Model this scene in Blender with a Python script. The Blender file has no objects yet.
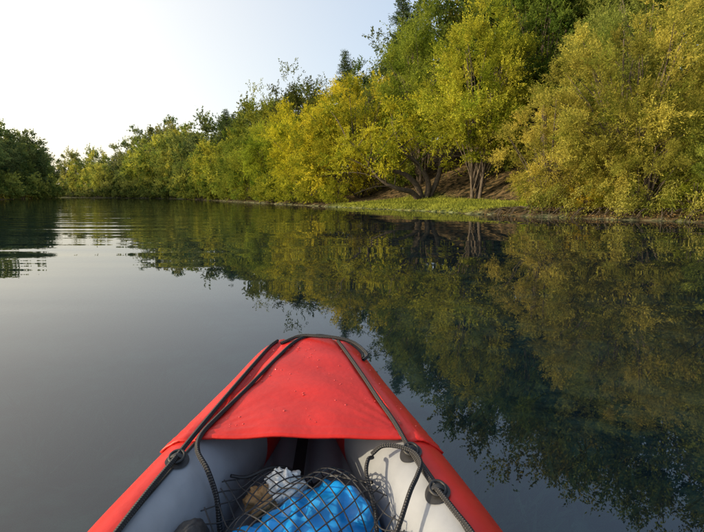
import bpy, math, numpy as np
from mathutils import Vector, noise as mnoise
rad=math.radians
scene=bpy.context.scene
col=scene.collection
R=np.random.default_rng

# ---------------------------------------------------------------- materials
def mat(name):
    m=bpy.data.materials.new(name); m.use_nodes=True
    nt=m.node_tree; nt.nodes.clear()
    return m,nt,nt.nodes,nt.links
def N(ns,t,**kw):
    n=ns.new(t)
    for k,v in kw.items(): setattr(n,k,v)
    return n
def simple(name,c,rough=.5,nscale=30,var=.15,bump=.0,bscale=60,spec=.5,metal=0,trans=0):
    m,nt,ns,ls=mat(name)
    o=N(ns,'ShaderNodeOutputMaterial'); p=N(ns,'ShaderNodeBsdfPrincipled')
    p.inputs['Roughness'].default_value=rough
    p.inputs['Specular IOR Level'].default_value=spec
    p.inputs['Metallic'].default_value=metal
    g=N(ns,'ShaderNodeNewGeometry')
    nz=N(ns,'ShaderNodeTexNoise'); nz.inputs['Scale'].default_value=nscale; nz.inputs['Detail'].default_value=6
    ls.new(g.outputs['Position'],nz.inputs['Vector'])
    cr=N(ns,'ShaderNodeValToRGB')
    a=[max(0,x*(1-var)) for x in c]; b=[min(1,x*(1+var)) for x in c]
    cr.color_ramp.elements[0].color=(*a,1); cr.color_ramp.elements[0].position=.3
    cr.color_ramp.elements[1].color=(*b,1); cr.color_ramp.elements[1].position=.7
    ls.new(nz.outputs['Fac'],cr.inputs['Fac']); ls.new(cr.outputs['Color'],p.inputs['Base Color'])
    if bump>0:
        n2=N(ns,'ShaderNodeTexNoise'); n2.inputs['Scale'].default_value=bscale; n2.inputs['Detail'].default_value=4
        ls.new(g.outputs['Position'],n2.inputs['Vector'])
        bp=N(ns,'ShaderNodeBump'); bp.inputs['Distance'].default_value=bump
        ls.new(n2.outputs['Fac'],bp.inputs['Height']); ls.new(bp.outputs['Normal'],p.inputs['Normal'])
    ls.new(p.outputs[0],o.inputs[0])
    return m
def leafmat(name,trans=.38):
    m,nt,ns,ls=mat(name)
    o=N(ns,'ShaderNodeOutputMaterial')
    at=N(ns,'ShaderNodeAttribute',attribute_name='Col'); oi=N(ns,'ShaderNodeObjectInfo')
    mx=N(ns,'ShaderNodeMix',data_type='RGBA',blend_type='MULTIPLY'); mx.inputs[0].default_value=1
    ls.new(at.outputs['Color'],mx.inputs[6]); ls.new(oi.outputs['Color'],mx.inputs[7])
    d=N(ns,'ShaderNodeBsdfDiffuse'); t=N(ns,'ShaderNodeBsdfTranslucent'); ms=N(ns,'ShaderNodeMixShader')
    ms.inputs[0].default_value=trans
    ls.new(mx.outputs[2],d.inputs['Color']); ls.new(mx.outputs[2],t.inputs['Color'])
    ls.new(d.outputs[0],ms.inputs[1]); ls.new(t.outputs[0],ms.inputs[2])
    ls.new(ms.outputs[0],o.inputs[0])
    return m
M_leaf=leafmat('leaf')
M_bark=simple('bark',(.10,.08,.06),.9,6,.4,.02,25,.2)
M_grass=leafmat('grass_blade',.3)

# ---------------------------------------------------------------- mesh helpers
def make_obj(name,parts,mats,smooth=True,link=True):
    vs=[];fs=[];mi=[];cs=[];us=[];sm=[];off=0
    for p in parts:
        v=np.asarray(p['v'],dtype=np.float32); f=np.asarray(p['f'],dtype=np.int32)
        vs.append(v); fs.append(f+off); off+=len(v)
        mi.append(np.full(len(f),p.get('m',0),dtype=np.int32) if 'mi' not in p else p['mi'])
        c=p.get('c'); 
        if c is None: c=np.ones((len(v),3))
        cs.append(np.hstack([c,np.ones((len(v),1))]).astype(np.float32))
        u=p.get('uv'); us.append(np.zeros((len(v),2),np.float32) if u is None else u.astype(np.float32))
        sm.append(np.full(len(f),p.get('s',True)))
    v=np.vstack(vs); f=np.vstack(fs); mi=np.concatenate(mi); c=np.vstack(cs); u=np.vstack(us); sm=np.concatenate(sm)
    me=bpy.data.meshes.new(name)
    me.vertices.add(len(v)); me.vertices.foreach_set('co',v.ravel())
    me.loops.add(f.size); me.loops.foreach_set('vertex_index',f.ravel())
    me.polygons.add(len(f)); me.polygons.foreach_set('loop_start',np.arange(0,f.size,4,dtype=np.int32))
    me.polygons.foreach_set('loop_total',np.full(len(f),4,dtype=np.int32))
    for m in mats: me.materials.append(m)
    me.polygons.foreach_set('material_index',mi)
    me.polygons.foreach_set('use_smooth',sm)
    ca=me.color_attributes.new('Col','FLOAT_COLOR','POINT'); ca.data.foreach_set('color',c.ravel())
    ul=me.uv_layers.new(name='UVMap'); ul.data.foreach_set('uv',u[f.ravel()].ravel())
    me.update(); me.validate()
    ob=bpy.data.objects.new(name,me)
    if link: col.objects.link(ob)
    return ob
def smooth_path(P,n=8):
    P=np.asarray(P,float)
    Q=np.vstack([2*P[0]-P[1],P,2*P[-1]-P[-2]]); out=[]
    for i in range(1,len(Q)-2):
        for t in np.linspace(0,1,n,endpoint=False):
            p0,p1,p2,p3=Q[i-1],Q[i],Q[i+1],Q[i+2]
            out.append(.5*((2*p1)+(-p0+p2)*t+(2*p0-5*p1+4*p2-p3)*t*t+(-p0+3*p1-3*p2+p3)*t**3))
    out.append(P[-1]); return np.array(out)
def tube(P,r,k=6,m=0,c=None,squash=1):
    P=np.asarray(P,float); n=len(P); r=np.broadcast_to(np.asarray(r,float),(n,))
    T=np.gradient(P,axis=0); T/=np.linalg.norm(T,axis=1,keepdims=True)+1e-9
    up=np.array([0,0,1.]) if abs(T[:,2]).mean()<.8 else np.array([1.,0,0])
    A=np.cross(T,up); A/=np.linalg.norm(A,axis=1,keepdims=True)+1e-9; B=np.cross(A,T)
    an=np.linspace(0,2*np.pi,k+1)
    V=P[:,None]+r[:,None,None]*(np.cos(an)[None,:,None]*A[:,None]+squash*np.sin(an)[None,:,None]*B[:,None])
    L=np.concatenate([[0],np.cumsum(np.linalg.norm(np.diff(P,axis=0),axis=1))])
    uv=np.stack([np.repeat(L,k+1),np.tile(an/(2*np.pi),n)],1)
    i=np.arange(n-1)[:,None]*(k+1)+np.arange(k)[None]
    F=np.stack([i,i+k+1,i+k+2,i+1],-1).reshape(-1,4)
    d=dict(v=V.reshape(-1,3),f=F,m=m,uv=uv)
    if c is not None: d['c']=np.tile(c,(len(d['v']),1))
    return d
def grid(V,m=0,mi=None,uv=None):
    n,k=V.shape[:2]
    i=np.arange(n-1)[:,None]*k+np.arange(k-1)[None]
    F=np.stack([i,i+1,i+k+1,i+k],-1).reshape(-1,4)
    d=dict(v=V.reshape(-1,3),f=F,m=m)
    if mi is not None: d['mi']=mi.reshape(-1)
    return d
def unit(a): return a/(np.linalg.norm(a,axis=-1,keepdims=True)+1e-9)
def leaves(p,d,L,W,c,rng,m=1):
    n=len(p); d=unit(d); s=unit(np.cross(d,unit(rng.normal(size=(n,3)))))
    L=np.asarray(L)[:,None]; W=np.asarray(W)[:,None]
    V=np.stack([p,p+d*L*.45+s*W*.5,p+d*L,p+d*L*.45-s*W*.5],1).reshape(-1,3)
    return dict(v=V,f=np.arange(n*4).reshape(-1,4),m=m,c=np.repeat(c,4,axis=0),s=False)

# ---------------------------------------------------------------- river / terrain
RB=[(60,-400),(26,-120),(20,-40),(16.5,0),(14.5,10),(13.4,17.0),(10.8,19.6),(8.2,21.8),(6.2,25.2),(4.6,29.5),(1.6,34.5),(-1.9,40),(-6,48),(-12,60),(-20,75),(-31,97),(-50,128),(-80,162),(-115,185),(-170,205),(-300,215),(-2600,300)]
LB=[(-2600,200),(-300,165),(-160,166),(-110,156),(-89,140),(-83,120),(-76,100),(-74,80),(-75,40),(-72,0),(-60,-150),(-50,-400)]
POLY=np.array(RB+LB,float)
RBa=np.array(RB,float)
def segd(P,A,closed):
    B=np.roll(A,-1,axis=0) if closed else A[1:]; A0=A if closed else A[:-1]
    out=np.full(len(P),1e9)
    for a,b in zip(A0,B):
        ab=b-a; t=np.clip(((P-a)@ab)/(ab@ab),0,1)
        out=np.minimum(out,np.linalg.norm(P-(a+t[:,None]*ab),axis=1))
    return out
def sdist(P):
    d=segd(P,POLY,True)
    x,y=P[:,0],P[:,1]; ins=np.zeros(len(P),bool); B=np.roll(POLY,-1,axis=0)
    for (x1,y1),(x2,y2) in zip(POLY,B):
        if y1==y2: continue
        c=((y1>y)!=(y2>y))&(x<(x2-x1)*(y-y1)/(y2-y1)+x1); ins^=c
    w=.35*np.sin(x*.9+y*.5)+.25*np.sin(y*1.7-x*.6)+.12*np.sin(3.1*x+2.3*y)
    return np.where(ins,-d,d)+w*np.clip(1-np.abs(d)/4,0,1)
def ss(a,b,x): 
    t=np.clip((x-a)/(b-a),0,1); return t*t*(3-2*t)
def height(P):
    P=np.atleast_2d(np.asarray(P,float)); d=sdist(P); x,y=P[:,0],P[:,1]
    left=(x<-55)&(y<162)
    w=np.where(left,.06,.22+.78*ss(120,55,y))
    land=.02+.26*ss(-.1,1.0,d)+.55*ss(.8,6.5,d)+.05*np.sin(x*.7)*np.sin(y*.6)*ss(1,4,d)
    e=np.clip(d-5.5,0,None); land+=w*34*(1-np.exp(-e*.5/34))
    bed=-.02-np.minimum(1.05,-d*.30)-.12*np.sin(x*1.1+.4*y)*np.sin(y*.9)*ss(0,2,-d)
    return np.where(d>0,land,bed)
def gz(x,y): return float(height([(x,y)])[0])

def axis_pts(lo,flo,fhi,hi,fs,cs):
    a=np.arange(flo,fhi,fs); l=[];p=flo;s=fs
    while p>lo: s=min(s*1.18,cs); p-=s; l.append(p)
    h=[];p=a[-1];s=fs
    while p<hi: s=min(s*1.18,cs); p+=s; h.append(p)
    return np.array(l[::-1]+list(a)+h)
gx=axis_pts(-2500,-25,26,2500,.45,120); gy=axis_pts(-380,-2,62,2500,.45,120)
GX,GY=np.meshgrid(gx,gy); PP=np.stack([GX.ravel(),GY.ravel()],1)
Z=height(PP); D=sdist(PP)
x,y=PP[:,0],PP[:,1]
def lawnw(x,y,D): return ss(-.1,.3,D)*ss(5.8,4.6,D+.9*np.sin(x*.8))*ss(24.4,26.4,y)*ss(42,39,y)
lawn=lawnw(x,y,D)
soil=np.array([.07,.052,.03]); green=np.array([.14,.165,.035]); litter=np.array([.105,.078,.045]); bedc=np.array([.20,.235,.15])
c=np.where((D<0)[:,None],bedc,litter*ss(1,4,D)[:,None]+soil*(1-ss(1,4,D))[:,None])
c=c*(1-lawn[:,None])+green*lawn[:,None]
M_gr,nt,ns,ls=mat('ground')
o=N(ns,'ShaderNodeOutputMaterial'); p=N(ns,'ShaderNodeBsdfPrincipled'); p.inputs['Roughness'].default_value=.95; p.inputs['Specular IOR Level'].default_value=.1
at=N(ns,'ShaderNodeAttribute',attribute_name='Col'); g=N(ns,'ShaderNodeNewGeometry')
n1=N(ns,'ShaderNodeTexNoise'); n1.inputs['Scale'].default_value=2.6; n1.inputs['Detail'].default_value=8; n1.inputs['Roughness'].default_value=.7
ls.new(g.outputs['Position'],n1.inputs['Vector'])
cr=N(ns,'ShaderNodeValToRGB'); cr.color_ramp.elements[0].position=.42; cr.color_ramp.elements[0].color=(.12,.17,.14,1); cr.color_ramp.elements[1].position=.64; cr.color_ramp.elements[1].color=(1.9,1.75,1.5,1)
ls.new(n1.outputs['Fac'],cr.inputs['Fac'])
mx=N(ns,'ShaderNodeMix',data_type='RGBA',blend_type='MULTIPLY'); mx.inputs[0].default_value=1
ls.new(at.outputs['Color'],mx.inputs[6]); ls.new(cr.outputs['Color'],mx.inputs[7]); ls.new(mx.outputs[2],p.inputs['Base Color'])
bp=N(ns,'ShaderNodeBump'); bp.inputs['Distance'].default_value=.12; ls.new(n1.outputs['Fac'],bp.inputs['Height']); ls.new(bp.outputs['Normal'],p.inputs['Normal'])
ls.new(p.outputs[0],o.inputs[0])
V=np.stack([x,y,Z],1).reshape(len(gy),len(gx),3)
d=grid(V); d['c']=c
terrain=make_obj('ground',[d],[M_gr])

# water
M_w,nt,ns,ls=mat('river_water')
o=N(ns,'ShaderNodeOutputMaterial'); g=N(ns,'ShaderNodeNewGeometry')
def mth(op,a,b):
    m_=N(ns,'ShaderNodeMath',operation=op)
    for i,q in enumerate((a,b)):
        if isinstance(q,(int,float)): m_.inputs[i].default_value=q
        else: ls.new(q,m_.inputs[i])
    return m_.outputs[0]
def wn(scale,sx,sy,rot,det,amp,dist=0):
    mp=N(ns,'ShaderNodeMapping'); mp.inputs['Scale'].default_value=(sx,sy,1); mp.inputs['Rotation'].default_value=(0,0,rot)
    ls.new(g.outputs['Position'],mp.inputs['Vector'])
    n=N(ns,'ShaderNodeTexNoise'); n.inputs['Scale'].default_value=scale; n.inputs['Detail'].default_value=det; n.inputs['Distortion'].default_value=dist
    ls.new(mp.outputs[0],n.inputs['Vector'])
    return mth('MULTIPLY',n.outputs['Fac'],amp)
sx_=N(ns,'ShaderNodeSeparateXYZ'); ls.new(g.outputs['Position'],sx_.inputs[0])
mrx=N(ns,'ShaderNodeMapRange'); ls.new(sx_.outputs[0],mrx.inputs['Value'])
mrx.inputs['From Min'].default_value=-1; mrx.inputs['From Max'].default_value=-9; mrx.inputs['To Min'].default_value=0; mrx.inputs['To Max'].default_value=1
breeze=mth('MULTIPLY',wn(1.1,.14,1.0,.06,.5,.034,.15),mrx.outputs[0])
breeze2=mth('MULTIPLY',wn(2.4,.12,1.0,-.05,.3,.006,.1),mrx.outputs[0])
h_=mth('ADD',wn(.9,.30,1.0,.15,.3,.0065,.2),wn(2.6,.45,1.0,-.25,0,.0004,0))
h_=mth('ADD',h_,wn(.22,.6,1.0,.4,0,.03)); h_=mth('ADD',h_,breeze); h_=mth('ADD',h_,breeze2)
bp=N(ns,'ShaderNodeBump'); bp.inputs['Distance'].default_value=1.0; bp.inputs['Strength'].default_value=1.0
ls.new(h_,bp.inputs['Height'])
fr=N(ns,'ShaderNodeFresnel'); fr.inputs['IOR'].default_value=1.78; ls.new(bp.outputs[0],fr.inputs['Normal'])
gl=N(ns,'ShaderNodeBsdfGlossy'); gl.inputs['Roughness'].default_value=.0; ls.new(bp.outputs[0],gl.inputs['Normal'])
tr=N(ns,'ShaderNodeBsdfTransparent'); tr.inputs['Color'].default_value=(.40,.60,.68,1)
df=N(ns,'ShaderNodeBsdfDiffuse'); df.inputs['Color'].default_value=(.02,.045,.085,1)
mb=N(ns,'ShaderNodeMixShader'); mb.inputs[0].default_value=.14; ls.new(tr.outputs[0],mb.inputs[1]); ls.new(df.outputs[0],mb.inputs[2])
mf=N(ns,'ShaderNodeMixShader'); ls.new(fr.outputs[0],mf.inputs[0]); ls.new(mb.outputs[0],mf.inputs[1]); ls.new(gl.outputs[0],mf.inputs[2])
ls.new(mf.outputs[0],o.inputs[0])
s=2600
V=np.array([[[-s,-380,0],[s,-380,0]],[[-s,s,0],[s,s,0]]],float)
make_obj('river_water',[grid(V)],[M_w])

# ---------------------------------------------------------------- trees
def tree_mesh(name,seed,H,ells,nclump,rc,ntw,nlf,L,W,c1,c2,droop=.15,up=.3,trunks=1,trunk_r=.25,out=.9,zmin=.3,spread=.6,limbs=45,cz=None,raw=False):
    rng=R(seed); parts=[]
    E=np.array(ells,float); vol=E[:,3]*E[:,4]*E[:,5]; k=rng.choice(len(E),nclump,p=vol/vol.sum())
    dirs=unit(rng.normal(size=(nclump,3))); rr=(rng.uniform(.25,1,nclump)**.45)
    C=E[k,:3]+dirs*E[k,3:]*rr[:,None]*(1+.10*rng.normal(size=(nclump,1)))
    C=C[C[:,2]>zmin+.3]; K=len(C)
    cen=E[:,:3].mean(0)
    r=rc*rng.uniform(.6,1.35,K)
    for ti in range(trunks):
        a=rng.uniform(0,6.28); sp=spread*(0 if trunks==1 else 1)
        top=np.array([cen[0]+sp*2.2*math.cos(a),cen[1]+sp*2.2*math.sin(a),H*.82])
        b=np.array([sp*.35*math.cos(a),sp*.35*math.sin(a),-.4])
        mid=b*.5+top*.5+rng.normal(size=3)*.3; mid[:2]=b[:2]*.6+top[:2]*.4
        P=smooth_path([b,b*.7+mid*.3+rng.normal(size=3)*.08,mid,top],5)
        parts.append(tube(P,np.linspace(trunk_r,.03,len(P)),8,0))
        for j in rng.choice(K,min(K,limbs//trunks),replace=False):
            f=np.clip((C[j,2]*.55)/H,.08,.75); i=int(f*(len(P)-1)); s0=P[i]
            m_=(s0+C[j])*.5+np.array([0,0,.12*np.linalg.norm(C[j]-s0)])+rng.normal(size=3)*.15
            Q=smooth_path([s0,m_,C[j]],4); parts.append(tube(Q,np.linspace(trunk_r*.36,.012,len(Q)),5,0))
    nt_=K*ntw; ki=np.repeat(np.arange(K),ntw)
    outv=unit(C-cen)[ki]
    td=unit(rng.normal(size=(nt_,3))*.75+outv*out+np.array([0,0,up])); tl=r[ki]*rng.uniform(.5,1.35,nt_)
    st=C[ki]+rng.normal(size=(nt_,3))*r[ki][:,None]*.25
    li=np.repeat(np.arange(nt_),nlf); t=rng.uniform(0.05,1,len(li))
    s=(t*tl[li])
    pos=st[li]+td[li]*s[:,None]; pos[:,2]-=droop*s*s; 
    pos+=rng.normal(size=pos.shape)*.05*rc
    ld=td[li]+rng.normal(size=pos.shape)*.55; ld[:,2]-=droop*s*1.6
    h=np.clip(rng.normal(.5,.30,K),0,1)[ki]+rng.normal(0,.13,nt_)
    hh=np.clip(h[li]+rng.normal(0,.12,len(li))+.10*(pos[:,2]/H-.5),0,1)[:,None]
    b=(rng.uniform(.68,1.25,K)[ki])[li][:,None]*rng.uniform(.8,1.2,(len(li),1))
    cc=(np.array(c1)*(1-hh)+np.array(c2)*hh)*b
    keep=pos[:,2]>zmin
    pos,ld,cc=pos[keep],ld[keep],cc[keep]
    n=len(pos)
    parts.append(leaves(pos,ld,L*rng.uniform(.65,1.3,n),W*rng.uniform(.7,1.25,n),np.clip(cc,0,1),rng))
    if raw: return parts
    return make_obj(name,parts,[M_bark,M_leaf],link=False).data
def place(me,name,x,y,s=1,rot=0,tint=(1,1,1),sz=None,dz=0):
    ob=bpy.data.objects.new(name,me); col.objects.link(ob)
    ob.location=(x,y,gz(x,y)-.1+dz); ob.rotation_euler=(0,0,rot); ob.scale=(s,s,sz or s); ob.color=(*tint,1)
    return ob
OL1,OL2=(.16,.19,.03),(.45,.41,.085)
YE1,YE2=(.17,.22,.02),(.60,.53,.04)
GR1,GR2=(.06,.095,.02),(.22,.225,.04)
willow=tree_mesh('willow',1,9.5,[(0,0,4.6,4.6,4.4,4.4),(-2.5,-1.2,3.0,3.0,2.6,2.9),(2.6,-1,3.4,3.2,2.6,3.2)],230,.85,26,28,.12,.030,OL1,OL2,droop=.22,up=.65,trunks=4,trunk_r=.16,zmin=.15,limbs=90,out=1.0)
willow2=tree_mesh('willow2',2,7,[(0,0,3.2,3.0,2.8,3.2),(-1.3,-.8,2.0,1.9,1.9,1.9)],110,.75,26,26,.11,.028,OL1,OL2,droop=.25,up=.7,trunks=4,trunk_r=.12,zmin=.15,limbs=60,out=1.0)
tall=tree_mesh('tall',3,12.5,[(0,0,7.6,3.5,3.3,4.8),(-1.2,-.8,5.2,2.7,2.6,2.2),(1.8,0,6.5,2.6,2.4,3)],165,.95,24,26,.13,.055,YE1,(.48,.46,.05),droop=.05,up=.5,trunks=3,trunk_r=.15,zmin=2.6)
broad=tree_mesh('broad',4,12.5,[(0,0,6.6,5.0,4.6,5.4),(-3.4,-.5,4.6,3.6,3.4,4.0),(2.6,-.8,5.6,3.4,3.2,3.6)],230,1.05,22,24,.16,.07,YE1,YE2,droop=.12,up=.25,trunks=3,trunk_r=.22,zmin=.4,limbs=60)
far1=tree_mesh('far1',5,15,[(0,0,9,4.4,4.4,5.6),(-1.5,1,5.6,3.9,3.6,3.4),(1.6,-1,7,3.7,3.8,3.6)],115,1.35,15,17,.24,.13,GR1,GR2,droop=.05,up=.3,trunks=1,trunk_r=.26,zmin=1.0,limbs=26)
far2=tree_mesh('far2',6,15,[(.5,0,8.5,3.6,3.6,6.3),(-1.2,1,4.6,3.6,3.6,3.0)],105,1.3,15,17,.23,.12,GR1,GR2,droop=.05,up=.45,trunks=2,trunk_r=.2,zmin=.8,limbs=26)
bushm=tree_mesh('bush',7,3.4,[(0,0,1.5,2.0,1.8,1.6),(1.2,.3,1.1,1.4,1.4,1.1)],60,.6,15,15,.13,.055,GR1,GR2,droop=.1,up=.5,trunks=3,trunk_r=.05,zmin=.05,limbs=24)
def pine_mesh(seed):
    rng=R(seed); H=17; parts=[tube(np.array([[0,0,-.4],[.05,0,6],[0,.08,12],[0,0,H]]),[.22,.17,.1,.02],8,0)]
    P=[];Dd=[];C=[]
    for z in np.arange(5,H-.1,.42):
        rl=(H-z)/12*3.3*rng.uniform(.7,1.15)+.25
        for a in rng.uniform(0,6.28,8):
            l=rl*rng.uniform(.6,1.1); d=np.array([math.cos(a),math.sin(a),-.12+.25*(z/H)])
            e=np.array([0,0,z])+d*l
            parts.append(tube(np.array([[0,0,z],np.array([0,0,z])+d*l*.5+[0,0,-.05*l],e]),[.035,.02,.008],4,0))
            n=int(60*l); t=rng.uniform(.15,1,n)
            q=np.array([0,0,z])+d*(l*t)[:,None]+rng.normal(size=(n,3))*np.array([.2,.2,.12])
            P.append(q); Dd.append(d+rng.normal(size=(n,3))*.6); C.append(np.array([.05,.075,.025])*rng.uniform(.7,1.8,(n,1)))
    P=np.vstack(P);Dd=np.vstack(Dd);C=np.vstack(C)
    parts.append(leaves(P,Dd,np.full(len(P),.3),np.full(len(P),.065),C,rng))
    return make_obj('pine',parts,[M_bark,M_leaf],link=False).data
pine=pine_mesh(8)
low=[tree_mesh('l',20,15,[(0,0,9,4.4,4.4,5.6),(-1.5,1,5.6,3.9,3.6,3.4),(1.6,-1,7,3.7,3.8,3.6)],100,1.25,12,13,.36,.21,GR1,GR2,.05,.3,1,.25,zmin=.8,limbs=14,raw=True),
     tree_mesh('l',21,15,[(.3,0,9,3.2,3.2,5.8),(-.8,.6,5,3.2,3.2,3.4)],85,1.15,12,13,.35,.20,GR1,GR2,.05,.4,1,.2,zmin=.8,limbs=12,raw=True),
     tree_mesh('l',22,15,[(0,0,9.6,4.8,4.8,5.0),(0,0,4.4,4.2,4.2,3.2)],100,1.3,12,13,.36,.21,GR1,GR2,.05,.2,2,.25,zmin=.6,limbs=14,raw=True),
     tree_mesh('l',23,4,[(0,0,1.9,2.6,2.4,2.0),(1.8,.3,1.4,1.8,1.8,1.4)],34,.8,10,10,.32,.18,GR1,GR2,.1,.5,2,.05,zmin=.05,limbs=6,raw=True)]
distant=[]
def place_far(k,x,y,s,sz,rot,tint):
    z0=gz(x,y)-.1; c_,s_=math.cos(rot),math.sin(rot)
    for p in low[k]:
        v=p['v']; X=(v[:,0]*c_-v[:,1]*s_)*s+x; Y=(v[:,0]*s_+v[:,1]*c_)*s+y
        q=dict(v=np.stack([X,Y,v[:,2]*sz+z0],1),f=p['f'],m=p['m'],s=p.get('s',True))
        if p['m']==1: q['c']=p['c']*np.array(tint)
        distant.append(q)

rng=R(42)
# skyline of the wood: elevation (as slope) against bearing (x/y), used to cap random tree heights
SB=[-.75,-.62,-.56,-.50,-.43,-.36,-.31,-.27,-.25,-.22,-.19,-.11,-.04,0,.045,.07,.10,.13,.18,1.5]
SE=[.15,.075,.095,.085,.140,.170,.145,.175,.155,.18,.205,.215,.255,.28,.285,.32,.36,.40,.46,.8]
def cap(px,py,H=15.0):
    return (np.interp(px/py,SB,SE)*py+1-gz(px,py))/H
# right-hand willows leaning over the water
place(willow,'willow_tree',13.3,23.2,.95,.3,(1.05,1,.9),.95)
place(willow,'willow_tree',18.4,21.6,1.05,2.4,(.95,1,.9))
place(willow2,'willow_tree',9.9,23.8,.86,1.2,(1.12,1.0,.9))
place(willow2,'willow_tree',15.0,18.7,.62,3.0,(.75,.9,.8),dz=-.35)
place(willow2,'willow_tree',12.5,20.4,.56,5.0,(.9,.92,.8),dz=-.4)
place(willow2,'willow_tree',16.4,15.8,.6,1.0,(.75,.85,.8),dz=-.4)
place(willow,'willow_tree',17.6,28.5,1.1,4.0,(.7,.82,.9),1.12)
# slender tree and broad yellow ones on the grassy bank
place(tall,'alder_tree',8.6,33,.98,.5,(1.08,1.05,1),.96)
place(tall,'alder_tree',13.8,35.5,1.05,2.5,(.40,.55,.9),1.1)
place(tall,'alder_tree',6.2,42.5,1.05,3.9,(.68,.8,1),1.06)
place(broad,'linden_tree',.6,45.5,.92,.2,(1.05,1,1),.94)
place(broad,'linden_tree',-5.2,53,.86,2.0,(1.0,1.0,.9),.86)
place(broad,'linden_tree',-9.8,62.5,.8,4.0,(.7,.85,1),.84)
# tall trees on the slope
for (tx,ty,sc,me,tt) in [(10.4,46,1.25,far2,(.8,.9,.9)),(15.2,47,1.3,far1,(1.2,1.15,1)),(12.6,42,1.12,far2,(.5,.62,.9)),(19,41,1.25,far1,(1.4,1.2,.8)),(18.5,35,1.1,far2,(.75,.88,.9)),(24,34,1.2,far1,(.9,1.0,.9)),(5.2,55,.98,far1,(.75,.85,1)),(1.0,61,.9,far2,(.7,.85,1)),(26,26,1.15,far1,(.9,1.0,1)),(23,46,1.4,far2,(1.0,1.0,.9)),(30,40,1.3,far1,(1.2,1.1,.9))]:
    place(me,'broadleaf_tree',tx,ty,sc,rng.uniform(0,6.28),tt)
place(pine,'pine_tree',5.8,57,1.12,0); place(pine,'pine_tree',-.9,66,.95,1); place(pine,'pine_tree',-28,108,1.1,2); place(pine,'pine_tree',7.8,60,1.02,3); place(pine,'pine_tree',-25.5,104,1.0,4)
# forest on the hill
pts=[(ob.location.x,ob.location.y) for ob in col.objects if ob.name.split('.')[0].endswith('_tree')]
cand=np.stack([rng.uniform(-60,60,1800),rng.uniform(-5,100,1800)],1); cd=sdist(cand)
n=0
for (px,py),dd in zip(cand,cd):
    if dd<8.5 or dd>28 or px<-0.62*py-2 or n>46: continue
    if 5<px<14 and py<40: continue
    if min((a-px)**2+(b-py)**2 for a,b in pts)<6.8**2: continue
    sc=min(rng.uniform(.9,1.15),max(.45,cap(px,py) if py>20 else 1)) 
    w=rng.uniform(.55,1.25); pts.append((px,py))
    place(far1 if rng.random()<.5 else far2,'broadleaf_tree',px,py,rng.uniform(.85,1.1),rng.uniform(0,6.28),(w*1.0,w*.98,.8),sc); n+=1
def along(A,y0,y1,step):
    out=[];P=smooth_path(A,30)
    L=0;last=P[0]
    for q in P:
        L+=np.linalg.norm(q-last);last=q
        if L>=step and y0<=q[1]<=y1: out.append(q); L=0
    return out
for q in along(RBa[10:-1],56,260,5.2):
    if q[0]<-200: continue
    far=min(1,max(0,(q[1]-60)/130)); hz=1.0+.55*far  # distance haze put into leaf colour: farther trees tinted lighter and bluer
    for k in range(2):
        nx,ny=q+np.array([.75,.65])*rng.uniform(2.2,4.5)*(1+2.0*k)+rng.normal(size=2)
        if sdist(np.array([[nx,ny]]))[0]<1.2: continue
        yel=rng.uniform(0,1)**1.3; cp=cap(nx,ny)
        sc=(rng.uniform(.45,.85) if k==0 else rng.uniform(.75,1.12))*cp
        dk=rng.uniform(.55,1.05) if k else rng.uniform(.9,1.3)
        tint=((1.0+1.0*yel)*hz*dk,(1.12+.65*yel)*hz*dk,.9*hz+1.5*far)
        s_=min(1.3,max(.65,sc))*rng.uniform(.8,1.05)
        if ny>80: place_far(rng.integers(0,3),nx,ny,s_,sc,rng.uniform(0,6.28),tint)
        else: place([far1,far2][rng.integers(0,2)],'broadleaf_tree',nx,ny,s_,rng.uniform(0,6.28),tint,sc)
    bx,by=q+np.array([.75,.65])*1.2
    b=rng.uniform(.8,1.5)
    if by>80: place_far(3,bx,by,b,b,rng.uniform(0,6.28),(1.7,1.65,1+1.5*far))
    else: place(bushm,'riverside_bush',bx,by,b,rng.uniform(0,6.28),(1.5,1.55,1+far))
for q in along(np.array(LB[1:-2],float),60,175,4.6):
    if q[0]<-190: continue
    inn=np.array([-1,-.25]) if q[1]<150 else np.array([-.2,-1.])
    for k in range(2):
        nx,ny=q+inn*(rng.uniform(2.5,5)+6*k)
        sc=rng.uniform(.78,1.22)*(1+.12*k); w=rng.uniform(.85,1.25)
        place_far(rng.integers(0,3),nx,ny,sc*.95,sc,rng.uniform(0,6.28),(1.5*w,1.55*w,2.4))  # blue lifted in the tint: haze painted into left-bank leaf colour
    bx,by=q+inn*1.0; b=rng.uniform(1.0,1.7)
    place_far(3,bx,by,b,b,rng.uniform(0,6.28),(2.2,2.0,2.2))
make_obj('distant_trees',distant,[M_bark,M_leaf]); del distant[:]
# bushes along the near bank
for (bx,by,s_,t_) in [(10.8,21.8,.42,(2.6,1.8,.9)),(16.6,13.5,.9,(1.2,1.2,.8)),(17,11,1.2,(1.3,1.2,.8)),(18,7,1.3,(1.3,1.2,.8)),(19,2,1.3,(1.3,1.2,.8)),(13.4,30.5,.9,(1,1,1)),(10.8,36.5,.7,(.9,1,1)),(4.6,43.6,.9,(1,1.1,1)),(15,32,1.2,(1,1,1)),(-4.0,46.4,.9,(2,1.85,1)),(-6.2,50.5,1.0,(2.1,2,1)),(-1.6,43,.7,(2.1,2,1)),(11.9,39.5,1.1,(1,1.1,1)),(-9,56,1.1,(1.8,1.75,1)),(9.2,24.2,.45,(1.8,1.8,.9)),(13.8,19.2,.45,(1.4,1.4,.8))]:
    place(bushm,'riverside_bush',bx,by,s_,rng.uniform(0,6),t_)

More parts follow.
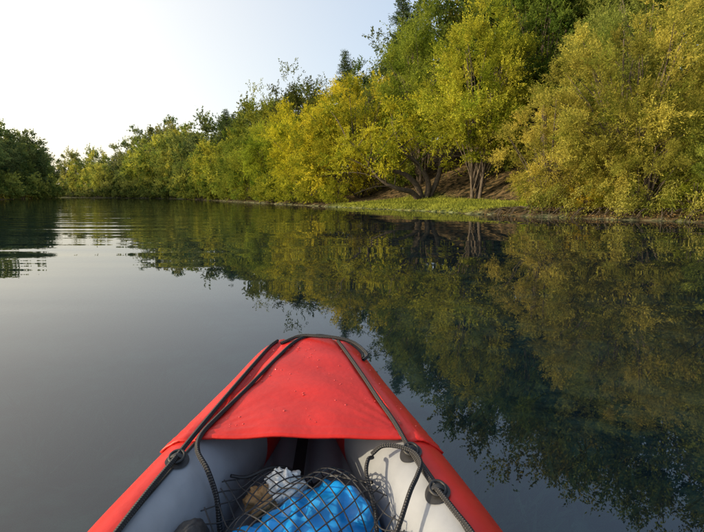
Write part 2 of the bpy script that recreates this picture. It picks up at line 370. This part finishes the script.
# arching old tree over the lawn
rg=R(77); parts=[]
arch=[[[5.6,37.5,.2],[5.2,37.2,1.5],[4.2,36.8,2.5],[2.8,36.4,3.0],[1.2,36.2,3.8],[-.4,36.2,5.2]],
      [[5.7,37.5,.2],[6.0,37.3,1.8],[5.2,37.0,3.2],[3.8,36.9,4.6],[3.0,37,6.6]],
      [[5.5,37.3,.3],[4.6,36.6,1.2],[3.4,36,1.5],[2.2,35.7,2.1],[1.2,35.4,3.2]],
      [[5.8,37.6,.2],[6.8,37.6,2.4],[7.0,37.8,4.7],[6.4,37.9,7]]]
cl=[]
for k,A in enumerate(arch):
    P=smooth_path(A,6); parts.append(tube(P,np.linspace(.27,.07,len(P)),9,0))
    for j in range(17):
        i=rg.integers(len(P)//2,len(P)); e=P[i]+rg.normal(size=3)*[1.5,1.3,.9]+[0,0,1.5]
        Q=smooth_path([P[i],(P[i]+e)/2+[0,0,.2],e],4); parts.append(tube(Q,np.linspace(.05,.012,len(Q)),5,0)); cl.append(e)
C=np.array(cl); K=len(C); ntw,nlf=24,24
ki=np.repeat(np.arange(K),ntw); td=unit(rg.normal(size=(len(ki),3))+[0,0,.2]); tl=rg.uniform(.5,1.4,len(ki))
li=np.repeat(np.arange(len(ki)),nlf); s=rg.uniform(0,1,len(li))*tl[li]
pos=C[ki][li]+td[li]*s[:,None]; pos[:,2]-=.15*s*s
hh=np.clip(rg.normal(.5,.25,K)[ki][li]+rg.normal(0,.15,len(li)),0,1)[:,None]
cc=np.array(YE1)*(1-hh)+np.array(YE2)*hh
kp=pos[:,2]>2.3; pos=pos[kp]; 
parts.append(leaves(pos,td[li][kp]+rg.normal(size=pos.shape)*.6,.14*rg.uniform(.7,1.3,len(pos)),.06*rg.uniform(.7,1.3,len(pos)),cc[kp],rg))
make_obj('arching_tree',parts,[M_bark,M_leaf])

# grass
rg=R(9); nb=130000
P=np.stack([rg.uniform(-6,15,nb),rg.uniform(21,46,nb)],1); d=sdist(P)
k=lawnw(P[:,0],P[:,1],d)>rg.uniform(.2,.9,nb); P=P[k]; d=d[k]; z=height(P); n=len(P)
base=np.stack([P[:,0],P[:,1],z-.02],1)
pat=.5+.5*np.sin(P[:,0]*1.3+2*np.sin(P[:,1]*.7)); hh=np.clip(pat*.6+rg.uniform(0,.5,n),0,1)[:,None]
cc=np.array([.12,.15,.025])*(1-hh)+np.array([.30,.32,.05])*hh
L=rg.uniform(.06,.15,n)+.2*(rg.random(n)<.02)
make_obj('grass',[leaves(base,np.stack([rg.normal(0,.4,n),rg.normal(0,.4,n),np.ones(n)],1),L,np.full(n,.035),cc,rg,m=0)],[M_grass])
# dry litter / exposed roots on the earth bank
nb=50000; P=np.stack([rg.uniform(6,22,nb),rg.uniform(0,28,nb)],1); d=sdist(P); k=(d>-.1)&(d<1.4)&(np.sin(P[:,0]*2.1)+np.sin(P[:,1]*1.7)>.1)&(P[:,1]<24.5); P=P[k]; n=len(P); z=np.maximum(height(P),-.02)
hh=rg.uniform(0,1,(n,1))**1.6; cc=np.array([.06,.045,.025])*(1-hh)+np.array([.26,.17,.07])*hh
make_obj('leaf_litter',[leaves(np.stack([P[:,0],P[:,1],z],1),np.stack([rg.normal(0,1,n),rg.normal(0,1,n),rg.uniform(.1,1,n)],1),rg.uniform(.06,.2,n),np.full(n,.05),cc,rg,m=0)],[M_grass])
parts=[]
for q in along(RBa[3:9],12,27,.28):
    for j in range(2):
        a=q+np.array([.8,.55])*rg.uniform(.5,1.3)+rg.normal(size=2)*.15; b=q-np.array([.8,.55])*rg.uniform(.0,.5)+rg.normal(size=2)*.3
        za=max(gz(*a),0)+.1
        if q[1]>23.5 and q[1]<27: continue
        Q=smooth_path([[a[0],a[1],za],[(a[0]+b[0])/2,(a[1]+b[1])/2,za*.8+.12],[b[0],b[1],-.1]],5); parts.append(tube(Q,np.linspace(rg.uniform(.015,.04),.008,len(Q)),5,0))
make_obj('exposed_roots',parts,[M_bark])
# low sprays of twigs trailing from the willows down to the water
P=[];Dd=[];Cc=[]
for q in along(RBa[3:8],13,23.5,.16):
    b=q+np.array([.8,.55])*rg.uniform(.1,.9); z0=rg.uniform(.5,1.5); dd=unit(np.array([-.8+rg.normal()*.4,-.55+rg.normal()*.4,-.15])); l=rg.uniform(.5,1.3)
    n=160; t=rg.uniform(0,1,n); q3=np.array([b[0],b[1],z0])+dd*(l*t)[:,None]+rg.normal(size=(n,3))*.12; q3[:,2]-=.7*(l*t)**2*.8
    P.append(q3); Dd.append(dd+rg.normal(size=(n,3))*.5-[0,0,.6]); h=rg.uniform(0,1); Cc.append((np.array(OL1)*(1-h)+np.array(OL2)*h)*rg.uniform(.6,1.1,(n,1)))
P=np.vstack(P);Dd=np.vstack(Dd);Cc=np.vstack(Cc);k=P[:,2]>.02
make_obj('overhanging_foliage',[leaves(P[k],Dd[k],rg.uniform(.08,.15,k.sum()),np.full(k.sum(),.032),Cc[k],rg,m=0)],[M_leaf])
# submerged weeds
nb=90000; P=np.stack([rg.uniform(-5,10,nb),rg.uniform(.5,14,nb)],1)
f=np.sin(P[:,0]*1.9+1.3*np.sin(P[:,1]*1.1))+np.sin(P[:,1]*2.3+P[:,0]*.7)+.6*np.sin(P[:,0]*5+P[:,1]*4); P=P[f>.6]; n=len(P); z=height(P)
hh=rg.uniform(0,1,(n,1)); cc=np.array([.07,.12,.05])*(1-hh)+np.array([.45,.50,.25])*hh
make_obj('water_weeds',[leaves(np.stack([P[:,0],P[:,1],z-.02],1),np.stack([rg.normal(.3,.5,n),rg.normal(0,.5,n),np.full(n,.8)],1),rg.uniform(.12,.4,n),np.full(n,.03),cc,rg,m=0)],[M_grass])

# ---------------------------------------------------------------- kayak
ky=np.array([-1.95,-1.85,-1.6,-1.2,-.6,0,.5,.80,.89,1.1,1.3,1.5,1.65,1.75,1.83,1.89,1.93])
kh=np.array([.03,.10,.21,.34,.44,.48,.48,.468,.452,.405,.350,.295,.257,.230,.198,.145,.06])
kz=np.array([.34,.42,.44,.40,.37,.36,.36,.36,.365,.375,.39,.405,.42,.43,.425,.40,.36])
def hwf(y): return np.interp(y,ky,kh)
def ztf(y): return np.interp(y,ky,kz)
def xcf(y): return -.117-.053*(y-.89)
def fine(f,y,w=.05): return (f(y-w)+f(y)+f(y+w)+f(y-w/2)+f(y+w/2))/5
YS=np.concatenate([np.linspace(-1.93,1.7,90),np.linspace(1.72,1.93,18)])
HW=fine(hwf,YS,.04); ZT=fine(ztf,YS,.06); RX=np.minimum(.112,HW*.5); RZ=np.minimum(.145,HW*.8)
H_=lambda y:np.interp(y,YS,HW); Z_=lambda y:np.interp(y,YS,ZT); X_=lambda y:np.interp(y,YS,RX); W_=lambda y:np.interp(y,YS,RZ)
M_red=simple('red_pvc',(.54,.020,.014),.44,8,.14,.0012,55,.32)
M_grey=simple('grey_pvc',(.27,.285,.315),.5,10,.12,.002,30,.4)
M_black=simple('black_rubber',(.018,.018,.02),.55,40,.3,.0005,200)
# braided rope
M_rope,nt,ns,ls=mat('braided_rope'); o=N(ns,'ShaderNodeOutputMaterial'); p=N(ns,'ShaderNodeBsdfPrincipled'); p.inputs['Roughness'].default_value=.75
uv=N(ns,'ShaderNodeUVMap'); sp=N(ns,'ShaderNodeSeparateXYZ'); ls.new(uv.outputs[0],sp.inputs[0])
def lin(a,b):
    m1=N(ns,'ShaderNodeMath',operation='MULTIPLY'); m1.inputs[1].default_value=a; ls.new(sp.outputs[0],m1.inputs[0])
    m2=N(ns,'ShaderNodeMath',operation='MULTIPLY'); m2.inputs[1].default_value=b; ls.new(sp.outputs[1],m2.inputs[0])
    ad=N(ns,'ShaderNodeMath',operation='ADD'); ls.new(m1.outputs[0],ad.inputs[0]); ls.new(m2.outputs[0],ad.inputs[1])
    s_=N(ns,'ShaderNodeMath',operation='SINE'); ls.new(ad.outputs[0],s_.inputs[0]); return s_.outputs[0]
s1=lin(520,12.566); s2=lin(520,-12.566)
pr=N(ns,'ShaderNodeMath',operation='MULTIPLY'); ls.new(s1,pr.inputs[0]); ls.new(s2,pr.inputs[1])
cr=N(ns,'ShaderNodeValToRGB'); cr.color_ramp.elements[0].position=.5; cr.color_ramp.elements[0].color=(.012,.012,.014,1); cr.color_ramp.elements[1].position=.85; cr.color_ramp.elements[1].color=(.11,.105,.105,1)
ls.new(pr.outputs[0],cr.inputs['Fac']); ls.new(cr.outputs[0],p.inputs['Base Color'])
bp=N(ns,'ShaderNodeBump'); bp.inputs['Distance'].default_value=.0015; ls.new(pr.outputs[0],bp.inputs['Height']); ls.new(bp.outputs[0],p.inputs['Normal']); ls.new(p.outputs[0],o.inputs[0])

kayak=bpy.data.objects.new('kayak',None); col.objects.link(kayak)
def child(ob,par=kayak): ob.parent=par; return ob
DECK0,DECK1=1.125,1.93
def surf(x,y):
    off=abs(x-xcf(y)); hw,zt,rx,rz=H_(y),Z_(y),X_(y),W_(y); zc=zt-rz
    dx=off-(hw-rx)
    if dx>0 or (y<DECK0 and off>hw-2*rx):
        return zc+rz*math.sqrt(max(0,1-min(1,(dx/rx)**2)))
    if y>=DECK0: return zt+.014*(1-(off/(hw-rx))**2)
    return .12
for sgn,nm in ((-1,'left_tube'),(1,'right_tube')):
    an=np.linspace(-np.pi,np.pi,49)
    XC=xcf(YS)+sgn*(HW-RX); ZC=ZT-RZ
    V=np.stack([XC[:,None]+sgn*RX[:,None]*np.cos(an),np.repeat(YS[:,None],49,1),ZC[:,None]+RZ[:,None]*np.sin(an)],-1)
    am=np.degrees((an[:-1]+an[1:])/2); am=np.where(am<-110,am+360,am)
    mi=np.tile((am>98).astype(int),(len(YS)-1,1))
    ym=(YS[:-1]+YS[1:])/2; mi[(ym>1.35)|(ym<-1.3)]=0
    child(make_obj(nm,[grid(V,mi=mi)],[M_red,M_grey]))
    a0=rad(99); P=np.stack([XC+sgn*RX*math.cos(a0)*1.01,YS,ZC+RZ*math.sin(a0)*1.01],1)[(YS<1.16)&(YS>-1.2)]
    child(make_obj(nm+'_seam',[tube(P,.0045,6,squash=.5)],[M_black]))
# hull bottom
an=np.linspace(0,1,25); V=[]
for y_,hw,zt,rz,rx in zip(YS,HW,ZT,RZ,RX):
    t=an*2-1; zc=zt-rz; keel=-.06+.22*max(0,(abs(y_)-1.2)/.73)**2
    V.append(np.stack([xcf(y_)+t*hw*.985,np.full(25,y_),zc-(zc-keel)*(1-np.abs(t)**3.2)],1))
child(make_obj('hull_bottom',[grid(np.array(V))],[M_red]))
# inflated floor
xs=np.linspace(-1,1,81); ys=np.linspace(-1.3,1.72,60); V=[]
for y_ in ys:
    hw=H_(y_)-.06; z0=.10+.12*max(0,(abs(y_)-.9)/.8)**1.5
    V.append(np.stack([xcf(y_)+xs*hw,np.full(81,y_),z0+.028*np.abs(np.sin((xs*hw)/.115*np.pi/1))**.6],1))
child(make_obj('inflated_floor',[grid(np.array(V))],[M_grey]))
# decks
for nm,y0,y1 in (('bow_deck',DECK0,DECK1),('stern_deck',-1.93,-1.35)):
    ys=np.linspace(y0,y1,90); u=np.linspace(-1,1,101); V=[]
    for i,y_ in enumerate(ys):
        hw,zt,rx,rz=H_(y_),Z_(y_),X_(y_),W_(y_); xo=u*(hw-rx*.30)
        off=np.abs(xo); dx=np.clip(off-(hw-rx),0,None); zc=zt-rz
        z=np.where(dx>0,zc+rz*np.sqrt(np.clip(1-(dx/rx)**2,0,1)),zt+.014*(1-(off/(hw-rx))**2))+.005
        z-= .009*np.exp(-((off-(hw-rx*1.05))/.012)**2)
        e=(y_-y0) if nm=='bow_deck' else (y1-y_)
        yy=y_+ (.018*(1-u*u)*-1 if nm=='bow_deck' else .018*(1-u*u))*math.exp(-e/.05)+.0
        z+=.0015*np.sin(xo*38+y_*9)*math.exp(-e/.09)
        z+=.0028*np.sin(xo*9+y_*26)*np.cos(xo*14-y_*7)*(off<hw-rx)
        z+=.0022*np.exp(-((e-.028)/.004)**2)
        for cx in (-1,1):
            z+=.0022*np.sin(np.arctan2(e+.01,(xo*cx+ (H_(y0)-.1)))*30)*np.exp(-(np.hypot(e,xo*cx+(H_(y0)-.1)))/.12)
        V.append(np.stack([xcf(y_)+xo,np.broadcast_to(yy,u.shape),z],1))
    ob=child(make_obj(nm,[grid(np.array(V))],[M_red])); md=ob.modifiers.new('s','SOLIDIFY'); md.thickness=.006; md.offset=0
# ropes
def rope(nm,pts,r=.0062,lift=True,m=None):
    P=[]
    for q in pts:
        if len(q)==2: P.append([q[0],q[1],surf(*q)+r+.007])
        else: P.append(list(q))
    P=smooth_path(P,10)
    for i,q in enumerate(P):
        zs=surf(q[0],q[1])+r+.003
        if lift and q[1]>DECK0 and q[2]<zs: q[2]=zs
    child(make_obj(nm,[tube(P,r,10)],[m or M_rope]))
rope('left_grab_rope',[(-.29,1.765),(-.31,1.70),(-.34,1.55),(-.365,1.40),(-.388,1.25),(-.405,1.13),(-.42,1.02),(-.435,.9),(-.445,.78),(-.455,.5),(-.46,0),(-.40,-.8)])
rope('bow_rope',[(.04,1.62),(.035,1.70),(-.01,1.775),(-.09,1.80),(-.16,1.78),(-.215,1.72),(-.265,1.58),(-.325,1.36),(-.365,1.22),(-.385,1.12,.395),(-.375,1.06,.385),(-.34,1.02,.36),(-.315,1.0,.30),(-.305,.98,.24),(-.29,.96,.17)])
rope('bow_rope_loop',[(-.27,1.72),(-.20,1.76,.46),(-.12,1.745,.462),(-.05,1.73,.46),(.01,1.70,.45),(.055,1.63,.43),(.04,1.60)])
rope('right_grab_rope',[(-.054,1.75),(-.02,1.64),(.03,1.48),(.08,1.30),(.115,1.18),(.142,1.075),(.172,.96),(.205,.86),(.232,.76),(.26,.5),(.27,0),(.2,-.8)])
rope('net_cord',[(.052,1.10,.345),(.04,1.08,.35),(.035,1.05,.33),(.05,1.0,.29),(.055,.94,.26),(.05,.86,.22)],.005,False)
rope('loose_cord',[(.05,1.09,.36),(.075,1.085,.384),(.11,1.07,.392),(.145,1.04,.395),(.158,1.0,.392),(.145,.96,.385),(.125,.92,.375),(.105,.88,.35),(.08,.84,.30),(.07,.8,.22)],.0055,False)
# D-ring patches
def dring(nm,x,y):
    zs=surf(x,y); an=np.linspace(0,2*np.pi,33)
    rr=np.linspace(0.0005,.027,6); V=[]
    for r_ in rr:
        V.append(np.array([[x+r_*math.cos(a),y+r_*1.2*math.sin(a),surf(x+r_*math.cos(a),y+r_*1.2*math.sin(a))+.004] for a in an]))
    P=np.array([[x+.017*math.cos(a),y+.017*math.sin(a),zs+.012+.006*math.sin(a)] for a in an])
    B=np.array([[x-.02,y,zs+.008],[x,y,zs+.017],[x+.02,y,zs+.008]])
    child(make_obj(nm,[grid(np.array(V)),tube(P,.0035,8),tube(smooth_path(B,4),.007,8,squash=.4)],[M_black]))
dring('d_ring',-.418,1.04); dring('d_ring',.145,1.075); dring('d_ring',.185,.93); dring('d_ring',-.44,.6); dring('d_ring',.25,.6)
# floor strap
V=np.array([[[-.175,yy,.165+.12*max(0,(yy-.9)/.8)**1.5],[-.140,yy,.165+.12*max(0,(yy-.9)/.8)**1.5]] for yy in np.linspace(1.12,1.6,8)])
child(make_obj('floor_strap',[grid(V)],[M_black]))
# water droplets on the deck
rg=R(5); parts=[]
for i in range(110):
    y_=rg.uniform(1.16,1.78); x_=xcf(y_)+rg.uniform(-.9,.9)*(H_(y_)-.04); r_=rg.uniform(.0012,.003)*(1.4 if rg.random()<.12 else 1)
    a=np.linspace(0,2*np.pi,11); b=np.linspace(0,np.pi/2,5); z0=surf(x_,y_)+.0085
    V=np.stack([x_+r_*np.outer(np.cos(b),np.cos(a)),y_+r_*np.outer(np.cos(b),np.sin(a)),z0+.6*r_*np.outer(np.sin(b),np.ones(11))],-1)
    parts.append(grid(V))
M_drop,nt,ns,ls=mat('droplet'); o=N(ns,'ShaderNodeOutputMaterial'); p=N(ns,'ShaderNodeBsdfPrincipled'); p.inputs['Base Color'].default_value=(.60,.045,.035,1); p.inputs['Roughness'].default_value=.04; p.inputs['Specular IOR Level'].default_value=.8; ls.new(p.outputs[0],o.inputs[0])
child(make_obj('water_droplets',parts,[M_drop]))

# dry bag
A=np.array([-.225,.86,.185]); B=np.array([-.005,1.05,.215]); ax=unit(B-A); sd=unit(np.cross(ax,[0,0,1])); up_=np.cross(sd,ax)
ts=np.linspace(0,1,110); an=np.linspace(0,2*np.pi,121); V=[]
for t in ts:
    e=min(t,1-t); f=min(1,(e/.12))**.42 if e<.12 else 1; c0=A+(B-A)*(t*1.25-.1)
    row=[]
    for a in an:
        q=Vector((math.cos(a)*1.3,math.sin(a)*1.3,t*3.0))
        w=mnoise.noise(q*1.3)*.016+mnoise.noise(q*3.2)*.005*(1+2*(.5-e))-abs(mnoise.noise(q*1.9+Vector((5,2,1))))*.022
        w-=.012*abs(math.sin(t*9+math.sin(a*2)*1.2))**10
        r_=(.107+w)*max(f,.02)
        row.append(c0+sd*r_*math.cos(a)*1.1+up_*r_*math.sin(a)*.92)
    V.append(row)
M_blue=simple('blue_tarpaulin',(.012,.27,.68),.3,14,.3,.0015,24,.55)
drybag=make_obj('dry_bag',[grid(np.array(V))],[M_blue])
def crumple(nm,c_,s_,m_,seed,amt=1):
    a=np.linspace(0,2*np.pi,65); b=np.linspace(-np.pi/2,np.pi/2,41); V=[]
    for bb in b:
        row=[]
        for aa in a:
            dv=Vector((math.cos(bb)*math.cos(aa),math.cos(bb)*math.sin(aa),math.sin(bb)))
            w=1+amt*(.45*mnoise.noise(dv*2.3+Vector((seed,0,0)))+.35*abs(mnoise.noise(dv*5+Vector((0,seed,0)))))
            row.append([c_[i]+dv[i]*s_[i]*w for i in range(3)])
        V.append(row)
    return make_obj(nm,[grid(np.array(V))],[m_])
M_white=simple('white_plastic',(.72,.72,.70),.35,20,.1,.003,60)
M_brown=simple('brown_paper',(.36,.20,.08),.7,20,.3,.003,60)
crumple('plastic_bag',(-.172,1.095,.262),(.045,.036,.040),M_white,3)
crumple('snack_packet',(-.225,1.07,.240),(.036,.03,.035),M_brown,8)
crumple('black_pouch',(-.085,.82,.29),(.075,.05,.035),M_black,12,.3)
crumple('rolled_strap',(-.335,.86,.29),(.04,.065,.04),M_black,15,.2)
# cargo net
def drape(x,y):
    z=.185
    q=np.array([x,y,0])-A*[1,1,0]; h=(B-A)*[1,1,0]; L=np.linalg.norm(h); h=h/L
    t=q@h/L; dperp=abs(np.cross(h,q)[2]); 
    tt=(t+.1)/1.25; e=min(tt,1-tt)
    if e>0:
        f=min(1,e/.15)**.5; rr=.13*f
        if dperp<rr: z=max(z,.197+.03*t+.115*f*math.sqrt(1-(dperp/rr)**2))
    q2=math.hypot(x+.19,y-1.08); 
    if q2<.10: z=max(z,.305-5*q2*q2)
    for s_ in (-1,1):
        off=s_*(x-xcf(y)); lim=H_(y)-2*X_(y)
        ed=lim-off
        if ed<.05: z=max(z,.30-.8*max(ed,0))
    return z+.006
gxn=np.arange(-.36,.12,.006); gyn=np.arange(.68,1.24,.006)
DZ=np.array([[drape(a,b) for a in gxn] for b in gyn])
for _ in range(10):
    S_=(np.roll(DZ,1,0)+np.roll(DZ,-1,0)+np.roll(DZ,1,1)+np.roll(DZ,-1,1))/4; DZ[1:-1,1:-1]=np.maximum(S_,DZ-.004)[1:-1,1:-1]
def dz_(x,y):
    i=(y-.68)/.006; j=(x+.36)/.006; i0=int(np.clip(i,0,len(gyn)-2)); j0=int(np.clip(j,0,len(gxn)-2)); a,b=i-i0,j-j0
    return (DZ[i0,j0]*(1-a)*(1-b)+DZ[i0+1,j0]*a*(1-b)+DZ[i0,j0+1]*(1-a)*b+DZ[i0+1,j0+1]*a*b)
parts=[]
def inside(x,y):
    lim=H_(y)-2*X_(y)+.004
    return abs(x-xcf(y))<lim and .72<y<1.165-.10*abs(x-xcf(y)+.02)/.2
sp_=.042
for fam in (1,-1):
    for k in range(-40,70):
        P=[]
        for t in np.linspace(-.45,.35,160):
            x=t; y=fam*t*1.15+k*sp_
            x2=x+.005*math.sin(y*40+fam)+.004*math.sin(y*13+k*1.7); 
            if inside(x2,y): P.append([x2,y,dz_(x2,y)])
            else:
                if len(P)>4: parts.append(tube(np.array(P),.0017,5))
                P=[]
        if len(P)>4: parts.append(tube(np.array(P),.0017,5))
E=[]
for x in np.linspace(-.305,.05,40):
    y=1.165-.10*abs(x-xcf(1.15)+.02)/.2; E.append([x,y,dz_(x,y)+.003])
parts.append(tube(np.array(E),.0045,8))
child(make_obj('cargo_net',parts,[M_black]))

# ---------------------------------------------------------------- light, sky, camera
EL,AZ=17,106   # azimuth measured from +Y towards -X
sd_=Vector((-math.sin(rad(AZ))*math.cos(rad(EL)),math.cos(rad(AZ))*math.cos(rad(EL)),math.sin(rad(EL))))
sun=bpy.data.lights.new('sun','SUN'); sun.energy=5.0; sun.angle=rad(.5); sun.color=(1,.83,.55)
so=bpy.data.objects.new('sun',sun); col.objects.link(so); so.rotation_euler=(-sd_).to_track_quat('-Z','Y').to_euler()
w=bpy.data.worlds.new('World'); scene.world=w; w.use_nodes=True; nt=w.node_tree; ns=nt.nodes; ls=nt.links
bg=ns['Background']; sk=ns.new('ShaderNodeTexSky'); sk.sky_type='NISHITA'; sk.sun_disc=False
sk.sun_elevation=rad(EL); sk.sun_rotation=rad(-AZ); sk.dust_density=3.0; sk.air_density=1.0; sk.ozone_density=1.0
# thin haze veil over the clear sky: whiter low down and towards the sun
tc=ns.new('ShaderNodeTexCoord'); 
dp=N(ns,'ShaderNodeVectorMath',operation='DOT_PRODUCT'); ls.new(tc.outputs['Generated'],dp.inputs[0]); dp.inputs[1].default_value=(-.93,.25,.05)
mr=N(ns,'ShaderNodeMapRange'); mr.inputs['From Min'].default_value=-.3; mr.inputs['From Max'].default_value=.9; ls.new(dp.outputs['Value'],mr.inputs['Value'])
pw=N(ns,'ShaderNodeMath',operation='POWER'); pw.inputs[1].default_value=2.0; ls.new(mr.outputs[0],pw.inputs[0])
hz=N(ns,'ShaderNodeMix',data_type='RGBA'); ls.new(pw.outputs[0],hz.inputs[0]); hz.inputs[6].default_value=(1.9,2.45,3.2,1); hz.inputs[7].default_value=(9.0,7.7,5.7,1)
ad=N(ns,'ShaderNodeMix',data_type='RGBA',blend_type='ADD'); ad.inputs[0].default_value=1; ls.new(sk.outputs[0],ad.inputs[6]); ls.new(hz.outputs[2],ad.inputs[7])
ls.new(ad.outputs[2],bg.inputs[0]); bg.inputs[1].default_value=.14
cam=bpy.data.cameras.new('camera'); cam.sensor_width=36; cam.lens=24; cam.clip_start=.05; cam.clip_end=8000
co=bpy.data.objects.new('camera',cam); col.objects.link(co); co.location=(0,0,1.0); co.rotation_euler=(rad(90-8.6),0,0)
scene.camera=co
scene.view_settings.view_transform='Standard'; scene.view_settings.look='None'; scene.view_settings.exposure=0
print('objs',len(col.objects))
